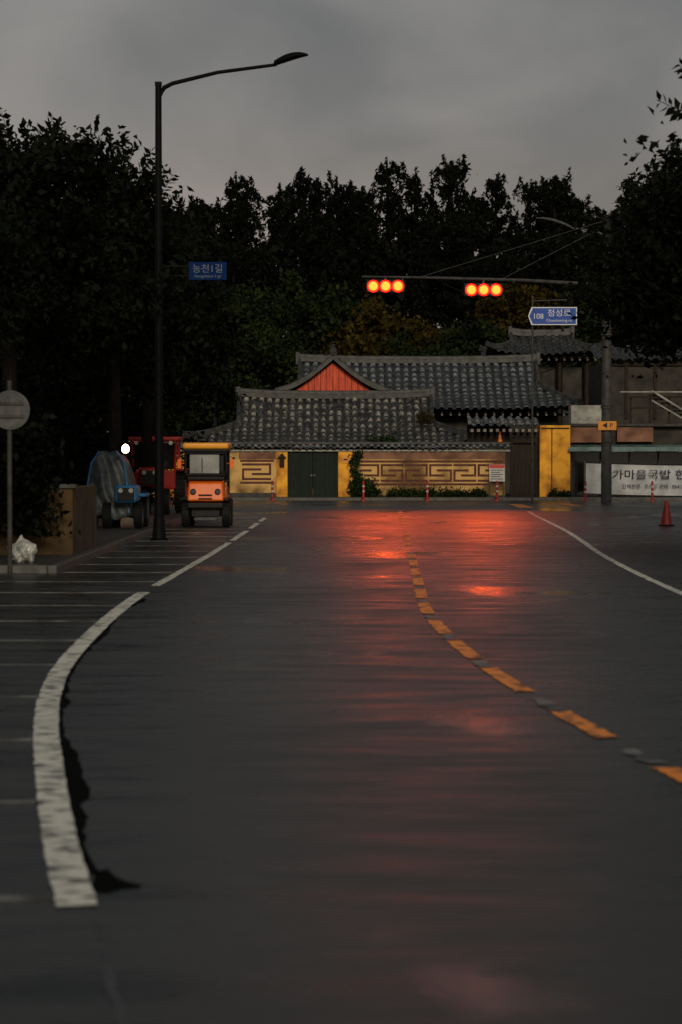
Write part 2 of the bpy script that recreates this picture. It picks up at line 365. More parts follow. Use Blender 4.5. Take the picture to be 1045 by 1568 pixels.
# ------------------------------------------------------------ signal mast
sm=empty('traffic_signal')
px,py=10.15,92.5
b=MB(); b.tube([(px,py,0),(px,py,6),(px,py,11.0)],[.21,.18,.15],n=16)
for z in (2.2,3.6,6.4,8.5): b.tube([(px,py,z),(px,py,z+.12)],.225,n=16)
b.build('mast','concrete',sm,smooth=True)
b=MB(); b.tube([(px,py,8.32),(7,py,8.5),(3.5,py,8.6),(.8,py,8.64)],[.075,.065,.05,.04],n=8)
b.tube([(px,py,10.6),(6.2,py,8.58)],.012,n=5); b.tube([(px,py,10.8),(3.0,py,8.62)],.012,n=5)
b.build('arm','concrete',sm)
def signal(x0,zc,n=3):
    wd=.47
    b=MB(); b.box(x0-.28,x0+wd*(n-1)+.28,py-.12,py+.14,zc-.26,zc+.26); b.build('housing','blackp',sm,bevel=.05)
    b=MB(); b.box(x0+.44,x0+.50,py-.02,py+.03,zc+.26,zc+.40); b.build('hanger','galv',sm)
    v=MB(); l=MB()
    for i in range(n):
        cx=x0+wd*i; rings=[]
        for j in range(7):
            a=j/6*math.pi/2; rr=.232*math.cos(a); yy=py-.125-.07*math.sin(a)
            rings.append([(cx+rr*math.cos(2*math.pi*k/24),yy,zc+rr*math.sin(2*math.pi*k/24)) for k in range(24)])
        for j in range(6):
            for k in range(24): l.face([rings[j][k],rings[j][(k+1)%24],rings[j+1][(k+1)%24],rings[j+1][k]],(2,2,1,0,0,0)[j])
        for k in range(10):
            a0=math.pi*(k/10); a1=math.pi*((k+1)/10); rr=.234
            dp=lambda a:.06+.08*math.sin(a)
            v.face([(cx+rr*math.cos(a0),py-.12,zc+rr*math.sin(a0)),(cx+rr*math.cos(a1),py-.12,zc+rr*math.sin(a1)),
                    (cx+rr*math.cos(a1),py-.12-dp(a1),zc+rr*math.sin(a1)),(cx+rr*math.cos(a0),py-.12-dp(a0),zc+rr*math.sin(a0))])
    l.build('red_lenses',['lamp','lampmid','lamprim'],sm,smooth=True); v.build('visors','blackp',sm)
    lt=bpy.data.lights.new('signal_beam','SPOT'); lt.energy=1150; lt.color=(1,.095,.010); lt.shadow_soft_size=.25; lt.spot_size=R(37); lt.spot_blend=1
    o=link(bpy.data.objects.new('signal_beam',lt),sm); o.location=(x0+.47,py-.6,zc)
    o.rotation_euler=(Vector((x0*.85,72,0))-o.location).to_track_quat('-Z','Y').to_euler()
signal(1.23,8.27); signal(4.97,8.13)

rs=empty('road_name_sign')
b=MB(); b.tube([(7.3,92.3,0),(7.3,92.3,7.9)],[.04,.035],n=10); b.build('pole','concrete',rs)
b=MB(); b.tube([(7.3,92.25,7.45),(8.5,92.25,7.45)],.025,n=6); b.tube([(7.3,92.3,7.7),(8.7,92.3,7.75)],.02,n=6); b.build('cross_bars','galv',rs)
def signplate(b,x0,x1,zc,h,y,t):
    P=[(x0,zc),(x0+.13,zc+h/2),(x1,zc+h/2),(x1,zc-h/2),(x0+.13,zc-h/2)]
    b.face([(p[0],y,p[1]) for p in P]); b.face([(p[0],y+t,p[1]) for p in reversed(P)])
    for i in range(5):
        p,q=P[i],P[(i+1)%5]; b.face([(p[0],y,p[1]),(p[0],y+t,p[1]),(q[0],y+t,q[1]),(q[0],y,q[1])])
b=MB(); signplate(b,7.12,8.98,7.12,.68,92.16,.02); b.build('border','signtext',rs)
b=MB(); signplate(b,7.17,8.94,7.12,.60,92.15,.008); b.build('panel','signblue',rs)
text('number','108',(7.5,92.14,7.10),.28,'signtext',rs); text('name','첨성로',(8.3,92.14,7.22),.30,'signtext',rs,sx=1.1); text('name_latin','Cheomseong-ro',(8.3,92.14,6.95),.15,'signtext',rs)
ys=empty('warning_plate'); boxo('plate',9.8,10.5,92.2,92.23,2.78,3.12,'signyel',ys,bevel=.01); text('lettering','◀ P',(10.15,92.19,2.95),.24,'ink',ys)

cb=empty('overhead_cable')
def cable(p,q,sag,r=.012):
    b=MB(); p=Vector(p);q=Vector(q); b.tube([p.lerp(q,t)-Vector((0,0,sag*4*t*(1-t))) for t in [i/14 for i in range(15)]],r,n=4); b.build('wire','steel',cb)
cable((10.15,92.5,10.9),(14,40,8),1); cable((10.15,92.5,10.5),(-14,120,9),1.2,.014); cable((10.15,92.5,6.5),(22,90,6.2),.5,.02); cable((10.15,92.5,6.1),(22,88,5.6),.6,.02); cable((10.15,92.5,10.9),(8,140,14),.6); cable((8.2,99.6,5.2),(10.15,92.5,6.5),.2,.02)

# ------------------------------------------------------------ roofs
def roof_plane(b,O,A,D,r0,r1,e0,e1,W,zr,ze,tg=0.,rows=14,p=.27,sag=.10,up=.25,tileh=.08,lip=.06):
    O=Vector(O);A=Vector(A);D=Vector(D)
    na=int((e1-e0)/p*8); T=[0]
    for i in range(rows): T+= [i/rows+.018,(i+1)/rows-.0005]
    T.append(1)
    base=len(b.v); nt_=len(T); half=(e1-e0)/2; mid=(e0+e1)/2
    for i in range(na+1):
        a=e0+(e1-e0)*i/na
        if a<r0: ts=tg+(1-tg)*(r0-a)/max(r0-e0,1e-6)
        elif a>r1: ts=tg+(1-tg)*(a-r1)/max(e1-r1,1e-6)
        else: ts=0
        ph=(a/p)%1; d=abs(ph-.5)
        th=tileh*math.sqrt(max(0,1-(d/.3)**2)) if d<.3 else -.02
        for t in T:
            jt=0 if t in (0,1) else .02*math.sin(math.floor(a/p)*12.9+math.floor(t*rows+.1)*3)
            t=max(t,ts); f=t+sag*math.sin(math.pi*t)
            z=zr+(ze-zr)*f + up*(abs(a-mid)/half)**3.2*t + th + lip*((t*rows)%1 if t<1 else 1) + .018*math.sin(math.floor(a/p)*7.3+math.floor(t*rows)*5.1)+.02*math.sin(a*1.3+t*6)
            P=O+A*a+D*(W*t+jt); b.v.append((P.x,P.y,z))
    for i in range(na):
        d=abs((((e0+(e1-e0)*(i+.5)/na)/p)%1)-.5)
        for j in range(nt_-1):
            k=base+i*nt_+j
            b.f.append((k,k+1,k+nt_+1,k+nt_)); b.m.append(1 if (d>.31 or (j%2==0 and j>0)) else 0)  # second material darkens troughs and course lips: crevice shade painted as colour
def zprof(t,zr,ze,sag=.10): return zr+(ze-zr)*(t+sag*math.sin(math.pi*t))
def hip_roof(par,cx,cy,rh,eh,W,zr,ze,tg,mt,rows=14,p=.27,up=.25,gable='redwood',ridge_up=.12):
    b=MB()
    roof_plane(b,(cx,cy,0),(1,0,0),(0,-1,0),-rh,rh,-eh,eh,W,zr,ze,tg,rows,p,up=up)
    roof_plane(b,(cx,cy,0),(1,0,0),(0,1,0),-rh,rh,-eh,eh,W,zr,ze,tg,rows,p,up=up)
    zt=zprof(tg,zr,ze)
    for s in (-1,1):
        roof_plane(b,(cx+s*rh,cy,0),(0,1,0),(s,0,0),-W*tg,W*tg,-W,W,eh-rh,zt,ze,0,max(4,int(rows*(1-tg))),p,sag=.06,up=up)
    b.build('roof_tiles',[mt,'dark_tile_shade'],par)
    prof=[(-.13,-.05),(-.13,.16),(-.09,.17),(-.09,.27),(-.05,.33),(.05,.33),(.09,.27),(.09,.17),(.13,.16),(.13,-.05)]
    b=MB()
    b.sweep([(cx+rh*1.02*u,cy,zr+ridge_up*abs(u)**3) for u in [-1+i/8 for i in range(17)]],prof)
    sp=[(x*.8,z*.75) for x,z in prof]
    for sx in (-1,1):
        for sy in (-1,1):
            if tg>0: b.sweep([(cx+sx*rh,cy+sy*W*t*tg,zprof(t*tg,zr,ze)+.03) for t in [i/6 for i in range(7)]],sp)
            pts=[]
            for i in range(9):
                t=tg+(1-tg)*i/8; k=i/8
                a=rh+(eh-rh)*k
                pts.append((cx+sx*a,cy+sy*W*t,zprof(t,zr,ze)+up*(a/eh)**3.2*t+.04+.12*k**4))
            b.sweep(pts,sp)
    for sx in (-1,1): b.box(cx+sx*rh*1.02-.1,cx+sx*rh*1.02+.1,cy-.16,cy+.16,zr-.1,zr+.5)
    b.build('ridges','ridge',par,bevel=.02)
    b=MB()
    b.face([(cx-eh+.1,cy-W+.1,ze-.14),(cx+eh-.1,cy-W+.1,ze-.14),(cx+eh-.1,cy+W-.1,ze-.14),(cx-eh+.1,cy+W-.1,ze-.14)])
    b.build('soffit','wood',par)
    if tg>0:
        b=MB()
        for s in (-1,1):
            X=cx+s*(rh-.15); b.face([(X,cy-W*tg*.95,zt),(X,cy+W*tg*.95,zt),(X,cy,zr-.05)])
        b.build('gable_boards',gable,par)
    b=MB(); n=int(2*eh/.42)
    for i in range(n):
        X=cx-eh+.4+i*(2*eh-.8)/(n-1); b.tube([(X,cy-W+.18,ze-.2),(X,cy-W+1.4,ze+.02)],.055,n=6)
    b.build('rafters','rafter',par)
h1=empty('tiled_roof_house')
hip_roof(h1,-.25,106.6,4.2,6.45,3.4,4.35,2.2,.5,'tile_old',rows=9,p=.34,up=.25,gable='wood')
boxo('walls',-5.6,5.1,104.4,109.2,0,2.35,'cream',h1)
b=MB(); b.box(-2.4,-1.2,104.33,104.39,.4,1.9); b.box(1.5,3.2,104.33,104.39,.4,1.9); b.build('windows','dglass',h1)
h2=empty('red_gable_house')
hip_roof(h2,3.75,118.2,5.75,7.6,4.0,6.35,3.95,.4,'tile',rows=11,p=.40,up=.15,gable='redwood')
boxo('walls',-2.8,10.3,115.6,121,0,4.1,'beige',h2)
b=MB()
for s in (-1,1):
    roof_plane(b,(-.35,113,0),(0,1,0),(s,0,0),-4.3,4.3,-4.3,4.3,2.6,6.2,4.55,0,8,.34,sag=.12,up=.0)
b.build('gable_wing_tiles',['tile','dark_tile_shade'],h2)
b=MB(); prof=[(-.14,-.12),(-.14,.1),(-.08,.16),(.08,.16),(.14,.1),(.14,-.12)]
for s in (-1,1):
    b.sweep([(-.35+s*2.62*t,108.65,zprof(t,6.2,4.55,.12)+.04+.1*t**4) for t in [i/10 for i in range(11)]],prof)
b.sweep([(-.35,108.5,6.3),(-.35,117.4,6.3)],prof)
b.build('gable_ridges','ridge',h2)
b=MB(); b.tube([(-.35,108.55,6.3),(-.35,108.55,6.45),(-.35,108.55,6.58),(-.35,108.55,6.66),(-.35,108.55,6.8)],[.13,.17,.15,.09,.11],n=8); b.build('finial','concrete',h2)
b=MB(); n=14
for i in range(n):
    x0=-.35-1.95+i*3.9/n; x1=x0+3.9/n-.02
    zt=lambda x:6.12-abs(x+.35)*.74-.12
    b.face([(x0,108.95,4.66),(x1,108.95,4.66),(x1,108.95,max(4.67,zt(x1))),(x0,108.95,max(4.67,zt(x0)))])
b.build('gable_red_boards','redwood',h2)
boxo('gable_backing',-2.2,1.5,109,109.2,2.5,4.75,'wood',h2)
boxo('gable_sill',-2.35,1.65,108.75,108.95,4.58,4.67,'wood',h2)
boxo('wing_walls',-2.2,1.5,109.3,117,0,4.6,'beige',h2)
h3=empty('pavilion')
hip_roof(h3,10.5,127,1.6,3.0,2.6,8.1,6.95,.35,'dark_tile_shade',rows=7,p=.40,up=.35,gable='wood')
b=MB()
for X in (8.3,9.7,11.3,12.7):
    for Y in (125.2,128.8): b.tube([(X,Y,0),(X,Y,6.9)],.16,n=10)
b.build('columns','wood',h3); boxo('walls',8.5,12.5,125.6,128.5,0,6.4,'beige',h3)

# ------------------------------------------------------------ boundary wall with fret pattern
bw=empty('boundary_wall'); WY=99.4
def coping(b,x0,x1,y,z,half=.32):
    for s in (-1,1): roof_plane(b,(0,y,0),(1,0,0),(0,s,0),x0,x1,x0,x1,half,z+.2,z+.03,0,2,.28,sag=0,up=0,tileh=.05,lip=.03)
def fret(b,x0,x1,z0,z1,y,w=1.12,t=.07):
    def S(xa,za,xb,zb):
        if abs(xa-xb)<1e-6: b.box(xa-t/2,xa+t/2,y-.012,y+.02,min(za,zb)-t/2,max(za,zb)+t/2)
        else: b.box(min(xa,xb)-t/2+.001,max(xa,xb)+t/2-.001,y-.0145,y+.02,za-t/2+.001,za+t/2-.001)
    S(x0,z1+.15,x1,z1+.15); S(x0,z0-.15,x1,z0-.15)
    n=max(1,round((x1-x0)/w)); w=(x1-x0)/n; H=z1-z0
    for i in range(n):
        o=x0+i*w; mir=i%2
        def Q(u,v): 
            if mir: v=1-v
            return (o+u*w*.97,z0+v*H)
        for (u,v,u2,v2) in [(.06,1,.94,1),(.06,0,.94,0),(.06,0,.06,.66),(.94,.34,.94,1),(.06,.66,.62,.66),(.94,.34,.38,.34)]:
            a=Q(u,v); c=Q(u2,v2); S(a[0],a[1],c[0],c[1])
b=MB()
b.box(-12,-4.6,WY,WY+.3,0,1.95); b.box(-4.6,-2.65,WY,WY+.3,0,1.95); b.box(.5,6.75,WY,WY+.3,0,1.95)
b.build('render_wall','cream',bw,bevel=.01)
b=MB(); b.box(-2.65,-2.2,WY-.04,WY+.34,0,1.98); b.box(-.11,.47,WY-.04,WY+.34,0,1.98); b.box(-7.6,-6.2,WY-.03,WY-.002,0,1.5); b.build('yellow_piers','yellow',bw,bevel=.01)
b=MB(); fret(b,-4.1,-2.8,.85,1.45,WY,t=.09); fret(b,.62,6.6,.78,1.42,WY,w=.95,t=.09); b.build('brick_fret','brick',bw)
b=MB(); b.box(.52,6.72,WY-.008,WY-.001,1.66,1.94); b.box(-4.2,-2.68,WY-.008,WY-.001,1.66,1.94); b.build('brown_band','brown',bw)
b=MB(); b.box(-4.6,-2.66,WY-.03,WY-.002,0,.28); b.box(.5,6.75,WY-.03,WY-.002,0,.18); b.build('stone_plinth','concrete',bw)
b=MB(); b.box(-12,6.95,WY-.1,WY+.4,1.985,2.05); b.build('pale_capping','plaster',bw)
b=MB(); coping(b,-12,6.95,WY+.15,2.06,.42); b.build('coping_tiles',['tile','dark_tile_shade'],bw)
b=MB(); b.tube([(-12,WY+.15,2.3),(6.95,WY+.15,2.3)],.08,n=8); b.build('coping_ridge','ridge',bw)
g1=empty('wooden_gate')
b=MB(); b.box(-2.19,-1.17,WY+.06,WY+.12,.03,1.97); b.box(-1.15,-.12,WY+.06,WY+.12,.03,1.97); 
for X in (-2.1,-1.7,-1.3,-1.05,-.65,-.25): b.box(X-.015,X+.015,WY+.04,WY+.058,.05,1.95)
b.build('leaves','door',g1,bevel=.006)
b=MB(); b.tube([(-1.22,WY+.03,1.0),(-1.22,WY-.02,1.0)],.05,n=10); b.tube([(-1.1,WY+.03,1.0),(-1.1,WY-.02,1.0)],.05,n=10); b.build('handles','galv',g1)
wl=empty('wall_lantern')
b=MB(); b.box(-2.52,-2.33,WY-.16,WY-.045,1.35,1.72); 
b.face([(-2.6,WY-.2,1.72),(-2.25,WY-.2,1.72),(-2.425,WY-.12,1.92)]); b.face([(-2.6,WY-.2,1.72),(-2.6,WY-.045,1.72),(-2.425,WY-.045,1.92),(-2.425,WY-.12,1.92)]); b.face([(-2.25,WY-.2,1.72),(-2.25,WY-.045,1.72),(-2.425,WY-.045,1.92),(-2.425,WY-.12,1.92)])
b.build('body','wood',wl)
np_=empty('house_number_plate'); boxo('plate',0.05,.33,WY-.07,WY-.045,1.5,1.82,'signyel',np_); boxo('lines',.1,.28,WY-.076,WY-.071,1.62,1.68,'ink',np_)
g2=empty('dark_gateway')
b=MB(); b.box(6.97,7.07,99.5,99.7,0,2.6); b.box(8.02,8.12,99.5,99.7,0,2.6); b.box(7.07,8.02,99.5,99.7,2.35,2.6)
for i in range(6): b.box(7.08+i*.156,7.225+i*.156,99.72,99.76,.05,2.34)
b.build('frame_and_boards','wood',g2)
b=MB(); roof_plane(b,(0,99.9,0),(1,0,0),(0,-1,0),5.2,8.12,5.2,8.12,1.1,3.35,2.95,0,3,.34,sag=0,up=0); b.build('lean_to_tiles',['tile','dark_tile_shade'],g2)
b=MB()
for i in range(11): b.box(5.3+i*.26,5.42+i*.26,98.85,99.8,2.78,2.9)
b.build('rafter_ends','rafter',g2)
boxo('lintel',6.97,8.12,99.4,99.49,2.62,2.77,'wood',g2)
boxo('back_wall',5.2,6.96,99.8,99.9,2.3,3.2,'wood',g2)
nb=empty('notice_board'); boxo('panel',6.08,6.72,99.2,99.23,.75,1.45,'refl',nb); boxo('header',6.09,6.71,99.19,99.198,1.3,1.44,'signred',nb)
b=MB(); b.box(6.1,6.14,99.24,99.27,0,.9); b.box(6.66,6.7,99.24,99.27,0,.9); b.build('legs','galv',nb)
b=MB()
for i in range(5): b.box(6.15,6.65-(i%2)*.12,99.193,99.198,1.2-i*.09,1.225-i*.09)
b.build('lines','ink',nb)

# ------------------------------------------------------------ shop (right)
sh=empty('village_shop')
boxo('yellow_pier',8.14,9.4,99.1,101,0,3.05,'yellow',sh,bevel=.02)
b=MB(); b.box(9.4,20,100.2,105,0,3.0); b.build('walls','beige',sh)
b=MB(); b.box(8.62,8.66,99.07,99.098,.1,2.95); b.box(8.2,9.35,99.07,99.098,2.9,2.96); b.build('pier_trim','dyellow',sh)
b=MB(); b.box(9.5,10.9,99.9,100.19,2.35,2.98); b.box(11.4,12.9,99.9,100.19,2.38,2.98); b.build('brown_signboards','brown',sh,bevel=.01)
b=MB()
for i in range(12):
    x0=9.3+i*.9; dz=.02*math.sin(i*2.2)
    b.face([(x0,98.9,1.98+dz),(x0+.89,98.9,1.98),(x0+.89,100.1,2.26),(x0,100.1,2.26)]); b.face([(x0,98.89,1.98+dz),(x0+.89,98.89,1.98),(x0+.89,98.89,2.16),(x0,98.89,2.16)]) 
b.build('awning','awn',sh)
b=MB(); b.box(9.42,20,100.1,100.19,.1,1.95); b.build('shopfront_glass','dglass',sh)
b=MB()
for i in range(9): b.box(9.5+i*1.2,9.56+i*1.2,100.03,100.09,0,1.96)
b.build('mullions','concrete',sh)
boxo('roof_slab',9.2,20.2,99.8,105.2,3.02,3.12,'concrete',sh)
boxo('rooftop_unit',9.55,10.85,100.4,101.6,3.13,3.9,'plaster',sh,bevel=.02)
b=MB()
for i in range(8): b.box(12.9+i*.26,13.2+i*.26,100.6,101.6,4.3-i*.16,4.35-i*.16)
b.box(12.0,16,100.5,100.56,4.2,4.28); b.box(12.0,16,100.5,100.56,3.75,3.82)
for i in range(6): b.box(12+i*.8,12.09+i*.8,100.57,100.64,3.13,4.3)
b.build('timber_deck','wood',sh)
b=MB(); b.tube([(12.9,100.42,4.5),(15,100.42,3.2)],.045,n=6); b.tube([(12.9,100.42,4.1),(14.6,100.42,3.1)],.035,n=6); b.tube([(11.6,100.4,4.45),(15,100.4,4.45)],.035,n=6); b.build('stair_rails','plaster',sh)
uh=empty('upper_house')
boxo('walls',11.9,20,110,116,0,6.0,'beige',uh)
b=MB()
for X in (11.9,12.9,14.2,15.6): b.box(X,X+.14,109.9,109.99,3.5,5.89)
b.box(11.85,20,109.85,109.97,5.9,6.1); b.build('beams','wood',uh)
b=MB(); roof_plane(b,(0,113,0),(1,0,0),(0,-1,0),11.6,20.5,11.6,20.5,3.6,6.9,6.1,0,7,.4,up=0); b.build('roof_tiles',['dark_tile_shade','dark_tile_shade'],uh)
bn=empty('cloth_banner')
b=MB(); N=30
for i in range(N):
    xa=9.95+i*6/N; xb=xa+6/N; f=lambda x:98.3+.05*math.sin(x*3.1)+.03*math.sin(x*7)
    za=lambda x:1.5-.03*math.sin((x-9.95)*.6)-.02*(x-9.95)
    b.face([(xa,f(xa),za(xa)-1.22),(xb,f(xb),za(xb)-1.22),(xb,f(xb),za(xb)),(xa,f(xa),za(xa))])
b.build('cloth','banner',bn,smooth=True)
text('headline','길가마을국밥 한식뷔페',(13.0,98.18,1.02),.42,'ink',bn,sx=1.25); text('subline','단체환영 · 주차장 완비 · 054-774-1234',(13.0,98.18,.55),.2,'ink',bn)
b=MB(); b.tube([(9.9,98.3,0),(9.9,98.3,1.6)],.03,n=6); b.tube([(16,98.3,0),(16,98.3,1.6)],.03,n=6); b.build('posts','galv',bn)

# ------------------------------------------------------------ small street furniture
def lathe(b,x,y,prof,m=0,n=14): b.tube([(x,y,z) for r,z in prof],[r for r,z in prof],m=m,n=n)
def delineator(x,y,h=.78):
    p=empty('delineator_post')
    b=MB(); lathe(b,x,y,[(.13,.0),(.12,.04),(.05,.06),(.045,h),(.02,h+.02)]); b.build('post','cone',p)
    b=MB()
    for z in (.35,.55): lathe(b,x,y,[(.049,z),(.049,z+.07)])
    b.build('bands','refl',p)
for x,y in ((-2.75,96.8),(.9,96.8),(3.45,96.6),(6.25,96.8),(9.6,95),(12.3,95.5)): delineator(x,y)
def cone(x,y,z,s,m,band=True):
    p=empty('traffic_cone'); b=MB()
    b.box(x-.21*s,x+.21*s,y-.21*s,y+.21*s,z,z+.04*s); b.build('base','black',p,bevel=.01)
    b=MB(); lathe(b,x,y,[(.18*s,z+.041*s),(.165*s,z+.08*s),(.06*s,z+.68*s),(.05*s,z+.74*s)]); b.build('body',m,p)
    if band:
        b=MB(); lathe(b,x,y,[(.123*s,z+.36*s),(.102*s,z+.48*s)]); b.build('band','refl',p)
cone(8.35,62,.003,.88,'cone',band=False); cone(6.55,99.6,2.35,.6,'coneo')
rn=empty('round_traffic_sign')
b=MB(); b.tube([(-5.07,37,0),(-5.07,37,2.95)],.038,n=12); b.build('post','concrete',rn)
b=MB(); b.tube([(-5.05,36.95,2.5),(-5.05,36.94,2.5)],[.3,.3],n=40)
b.build('disc','galv',rn)
b=MB(); b.box(-5.25,-4.85,36.91,36.94,2.58,2.62); b.box(-5.25,-4.85,36.91,36.94,2.38,2.42); b.build('brackets','concrete',rn)
lw=empty('low_yellow_wall'); boxo('wall',-9,-4.55,41,41.25,.1,1.25,'dyellow',lw,bevel=.02); boxo('coping',-9.05,-4.5,40.95,41.3,1.255,1.32,'ridge',lw); boxo('return_wall',-4.8,-4.55,41.26,45,.1,1.25,'dyellow',lw)
bp=bpy.data.meshes.new('rubbish_bag')
bm=bmesh.new(); bmesh.ops.create_icosphere(bm,subdivisions=4,radius=.2)
for v in bm.verts:
    k=1+.14*math.sin(v.co.x*31+v.co.z*17)+.1*math.sin(v.co.y*43+v.co.z*29)+.05*math.sin(v.co.x*90+v.co.y*70)
    v.co*=k; v.co.z*=.95
    if v.co.z>.14: v.co.x*=.5; v.co.y*=.5; v.co.z*=1.2
bm.to_mesh(bp); bm.free(); bp.materials.append(M['bag']); o=link(bpy.data.objects.new('rubbish_bag',bp)); o.location=(-4.98,37.8,.3)
# small lit globe lamp on a post beside the parked tractors
gl=empty('lit_post_lamp')
b=MB(); lathe(b,-6.38,71.6,[(.08,.1),(.05,.14),(.03,.3),(.025,1.86),(.06,1.88)]); b.build('post','steel',gl)
b=MB(); lathe(b,-6.38,71.6,[(.05,1.885),(.10,1.93),(.12,2.0),(.10,2.08),(.05,2.13),(.01,2.15)]); b.build('globe','warmlamp',gl,smooth=True)
lt=bpy.data.lights.new('globe_light','POINT'); lt.energy=14; lt.color=(1,.62,.32); lt.shadow_soft_size=.15
o=link(bpy.data.objects.new('globe_light',lt),gl); o.location=(-6.38,71.35,2.0)

# ------------------------------------------------------------ vehicles
def wheel(b,x,y,r,w,m=0,m2=1,n=22):
    P=[]
    prof=[(-w/2,r*.62),(-w/2,r*.9),(-w*.38,r),(w*.38,r),(w/2,r*.9),(w/2,r*.62)]
    for (dx,rr) in prof: P.append([(x+dx,y+rr*math.cos(2*math.pi*k/n),r+rr*math.sin(2*math.pi*k/n)) for k in range(n)])
    for i in range(len(P)-1):
        for k in range(n): b.face([P[i][k],P[i][(k+1)%n],P[i+1][(k+1)%n],P[i+1][k]],m)
    for s,i in ((-1,0),(1,-1)):
        c=(x+s*w*.25,y,r)
        for k in range(n): b.face([P[i][k],P[i][(k+1)%n],c],m2)
    for k in range(n):
        a=2*math.pi*k/n
        M4=Matrix.Translation((x,y,r))@Matrix.Rotation(a,4,'X')
        b.box(-w*.42,w*.42,-.02,.02,r*.985,r*1.03,m,M4)
ut=empty('orange_utility_vehicle'); ut.location=(-3.41,60.9,.002)
def P(name,args,m,bev=.03,seg=3): return boxo(name,*args,m,ut,bevel=bev,seg=seg)
P('roof',(-.58,.58,-.05,1.75,1.97,2.13),'orange',.06,4)
P('roof_trim',(-.55,.55,-.02,1.7,1.90,1.968),'blackp',.02)
b=MB()
for s in (-1,1):
    b.tube([(s*.50,.22,1.15),(s*.52,.05,1.35),(s*.50,.08,1.92)],.035,n=8)
    b.tube([(s*.50,1.6,.8),(s*.5,1.6,1.92)],.035,n=8)
    b.box(s*.52-.02,s*.52+.02,.1,1.6,1.15,1.19)
b.tube([(-.5,.06,1.32),(.5,.06,1.32)],.03,n=8); b.tube([(-.5,.06,1.86),(.5,.06,1.86)],.03,n=8)
b.build('cab_frame','blackp',ut)
b=MB(); b.face([(-.40,.05,1.36),(.34,.05,1.36),(.34,.07,1.84),(-.40,.07,1.84)]); b.build('windscreen','glass',ut)
b=MB(); b.box(-.46,.46,.6,.64,.9,1.85); b.build('rear_cab_panel','dglass',ut)
b=MB(); b.box(-.1,-.08,.02,.04,1.38,1.75); b.box(.37,.45,.03,.06,1.4,1.8); b.build('wiper_and_trim','blackp',ut)
b=MB()
b.v=[(-.46,-.12,.66),(.46,-.12,.66),(.5,.45,.66),(-.5,.45,.66),(-.42,-.05,1.12),(.42,-.05,1.12),(.46,.4,1.2),(-.46,.4,1.2)]
b.f=[(0,3,2,1),(4,5,6,7),(0,1,5,4),(1,2,6,5),(2,3,7,6),(3,0,4,7)]; b.m=[0]*6
b.build('bonnet','orange_body',ut,bevel=.05,seg=4)
P('body',(-.5,.5,.45,1.9,.55,1.02),'orange_body',.05)
P('bumper',(-.45,.45,-.22,-.13,.48,.62),'blackp',.03)
P('cowl',(-.47,.47,.1,.35,1.19,1.32),'blackp',.02)
b=MB()
for s in (-1,1): b.tube([(s*.31,-.14,.9),(s*.31,-.09,.9)],.075,n=16)
b.build('headlamp_bezels','blackp',ut)
b=MB()
for s in (-1,1): b.tube([(s*.31,-.155,.9),(s*.31,-.141,.9)],.05,n=16)
b.build('headlamps','galv',ut)
b=MB(); b.box(-.17,.17,-.15,-.10,.80,.83); b.box(-.17,.17,-.155,-.10,.71,.74); b.build('grille','blackp',ut)
b=MB()
for s in (-1,1):
    wheel(b,s*.51,.25,.33,.2); wheel(b,s*.49,1.55,.36,.24)
b.build('wheels',['black','concrete'],ut)
b=MB()
for s in (-1,1): 
    b.tube([(s*.52,.05,1.6),(s*.64,0,1.62)],.012,n=5); b.box(s*.66-.05,s*.66+.05,-.02,.01,1.48,1.72)
b.build('mirrors','orange_body',ut,bevel=.015)
b=MB()
for s in (-1,1): b.box(s*.52-.12,s*.52+.12,-.1,.6,.70,.74)
b.build('fenders','blackp',ut,bevel=.01)
P('chassis',(-.36,.36,-.05,1.8,.26,.52),'blackp',.02)
P('skid_plate',(-.28,.28,-.19,-.14,.18,.25),'galv',.01)
P('seat',(-.35,.35,.9,1.4,.95,1.45),'blackp',.05)

rt=empty('red_tractor'); rt.location=(-5.45,70,.126)
def Pr(name,args,m,bev=.03,seg=3): return boxo(name,*args,m,rt,bevel=bev,seg=seg)
Pr('canopy',(-.75,.75,.3,2.1,2.1,2.24),'red',.05,4)
Pr('bonnet',(-.3,.3,-1.2,.5,.8,1.35),'red',.08,4)
Pr('grille',(-.24,.24,-1.24,-1.19,.85,1.25),'blackp',.01)
Pr('cab_body',(-.62,.62,.5,1.9,.7,1.25),'red',.05)
b=MB()
for s in (-1,1):
    b.tube([(s*.6,.5,1.2),(s*.65,.45,2.1)],.035,n=8); b.tube([(s*.6,1.9,1.2),(s*.65,1.95,2.1)],.035,n=8)
b.build('cab_frame','red',rt)
b=MB(); b.face([(-.58,.5,1.28),(.58,.5,1.28),(.62,.46,2.05),(-.62,.46,2.05)]); b.build('windscreen','dglass',rt)
b=MB()
for s in (-1,1): wheel(b,s*.45,-.8,.36,.2); wheel(b,s*.72,1.3,.62,.32)
b.build('wheels',['black','red'],rt)
b=MB()
for s in (-1,1): b.tube([(s*.15,-1.26,1.2),(s*.15,-1.2,1.2)],.06,n=12); b.tube([(s*.5,.28,2.05),(s*.5,.34,2.05)],.06,n=12)
b.build('lamps','lens',rt)
b=MB()
for s in (-1,1): b.box(s*.74-.18,s*.74+.18,.75,1.9,1.24,1.3)
b.build('fenders','red',rt,bevel=.02)
b=MB(); b.tube([(.2,-.3,1.3),(.2,-.3,2.0)],.035,n=8); b.build('exhaust','black',rt)

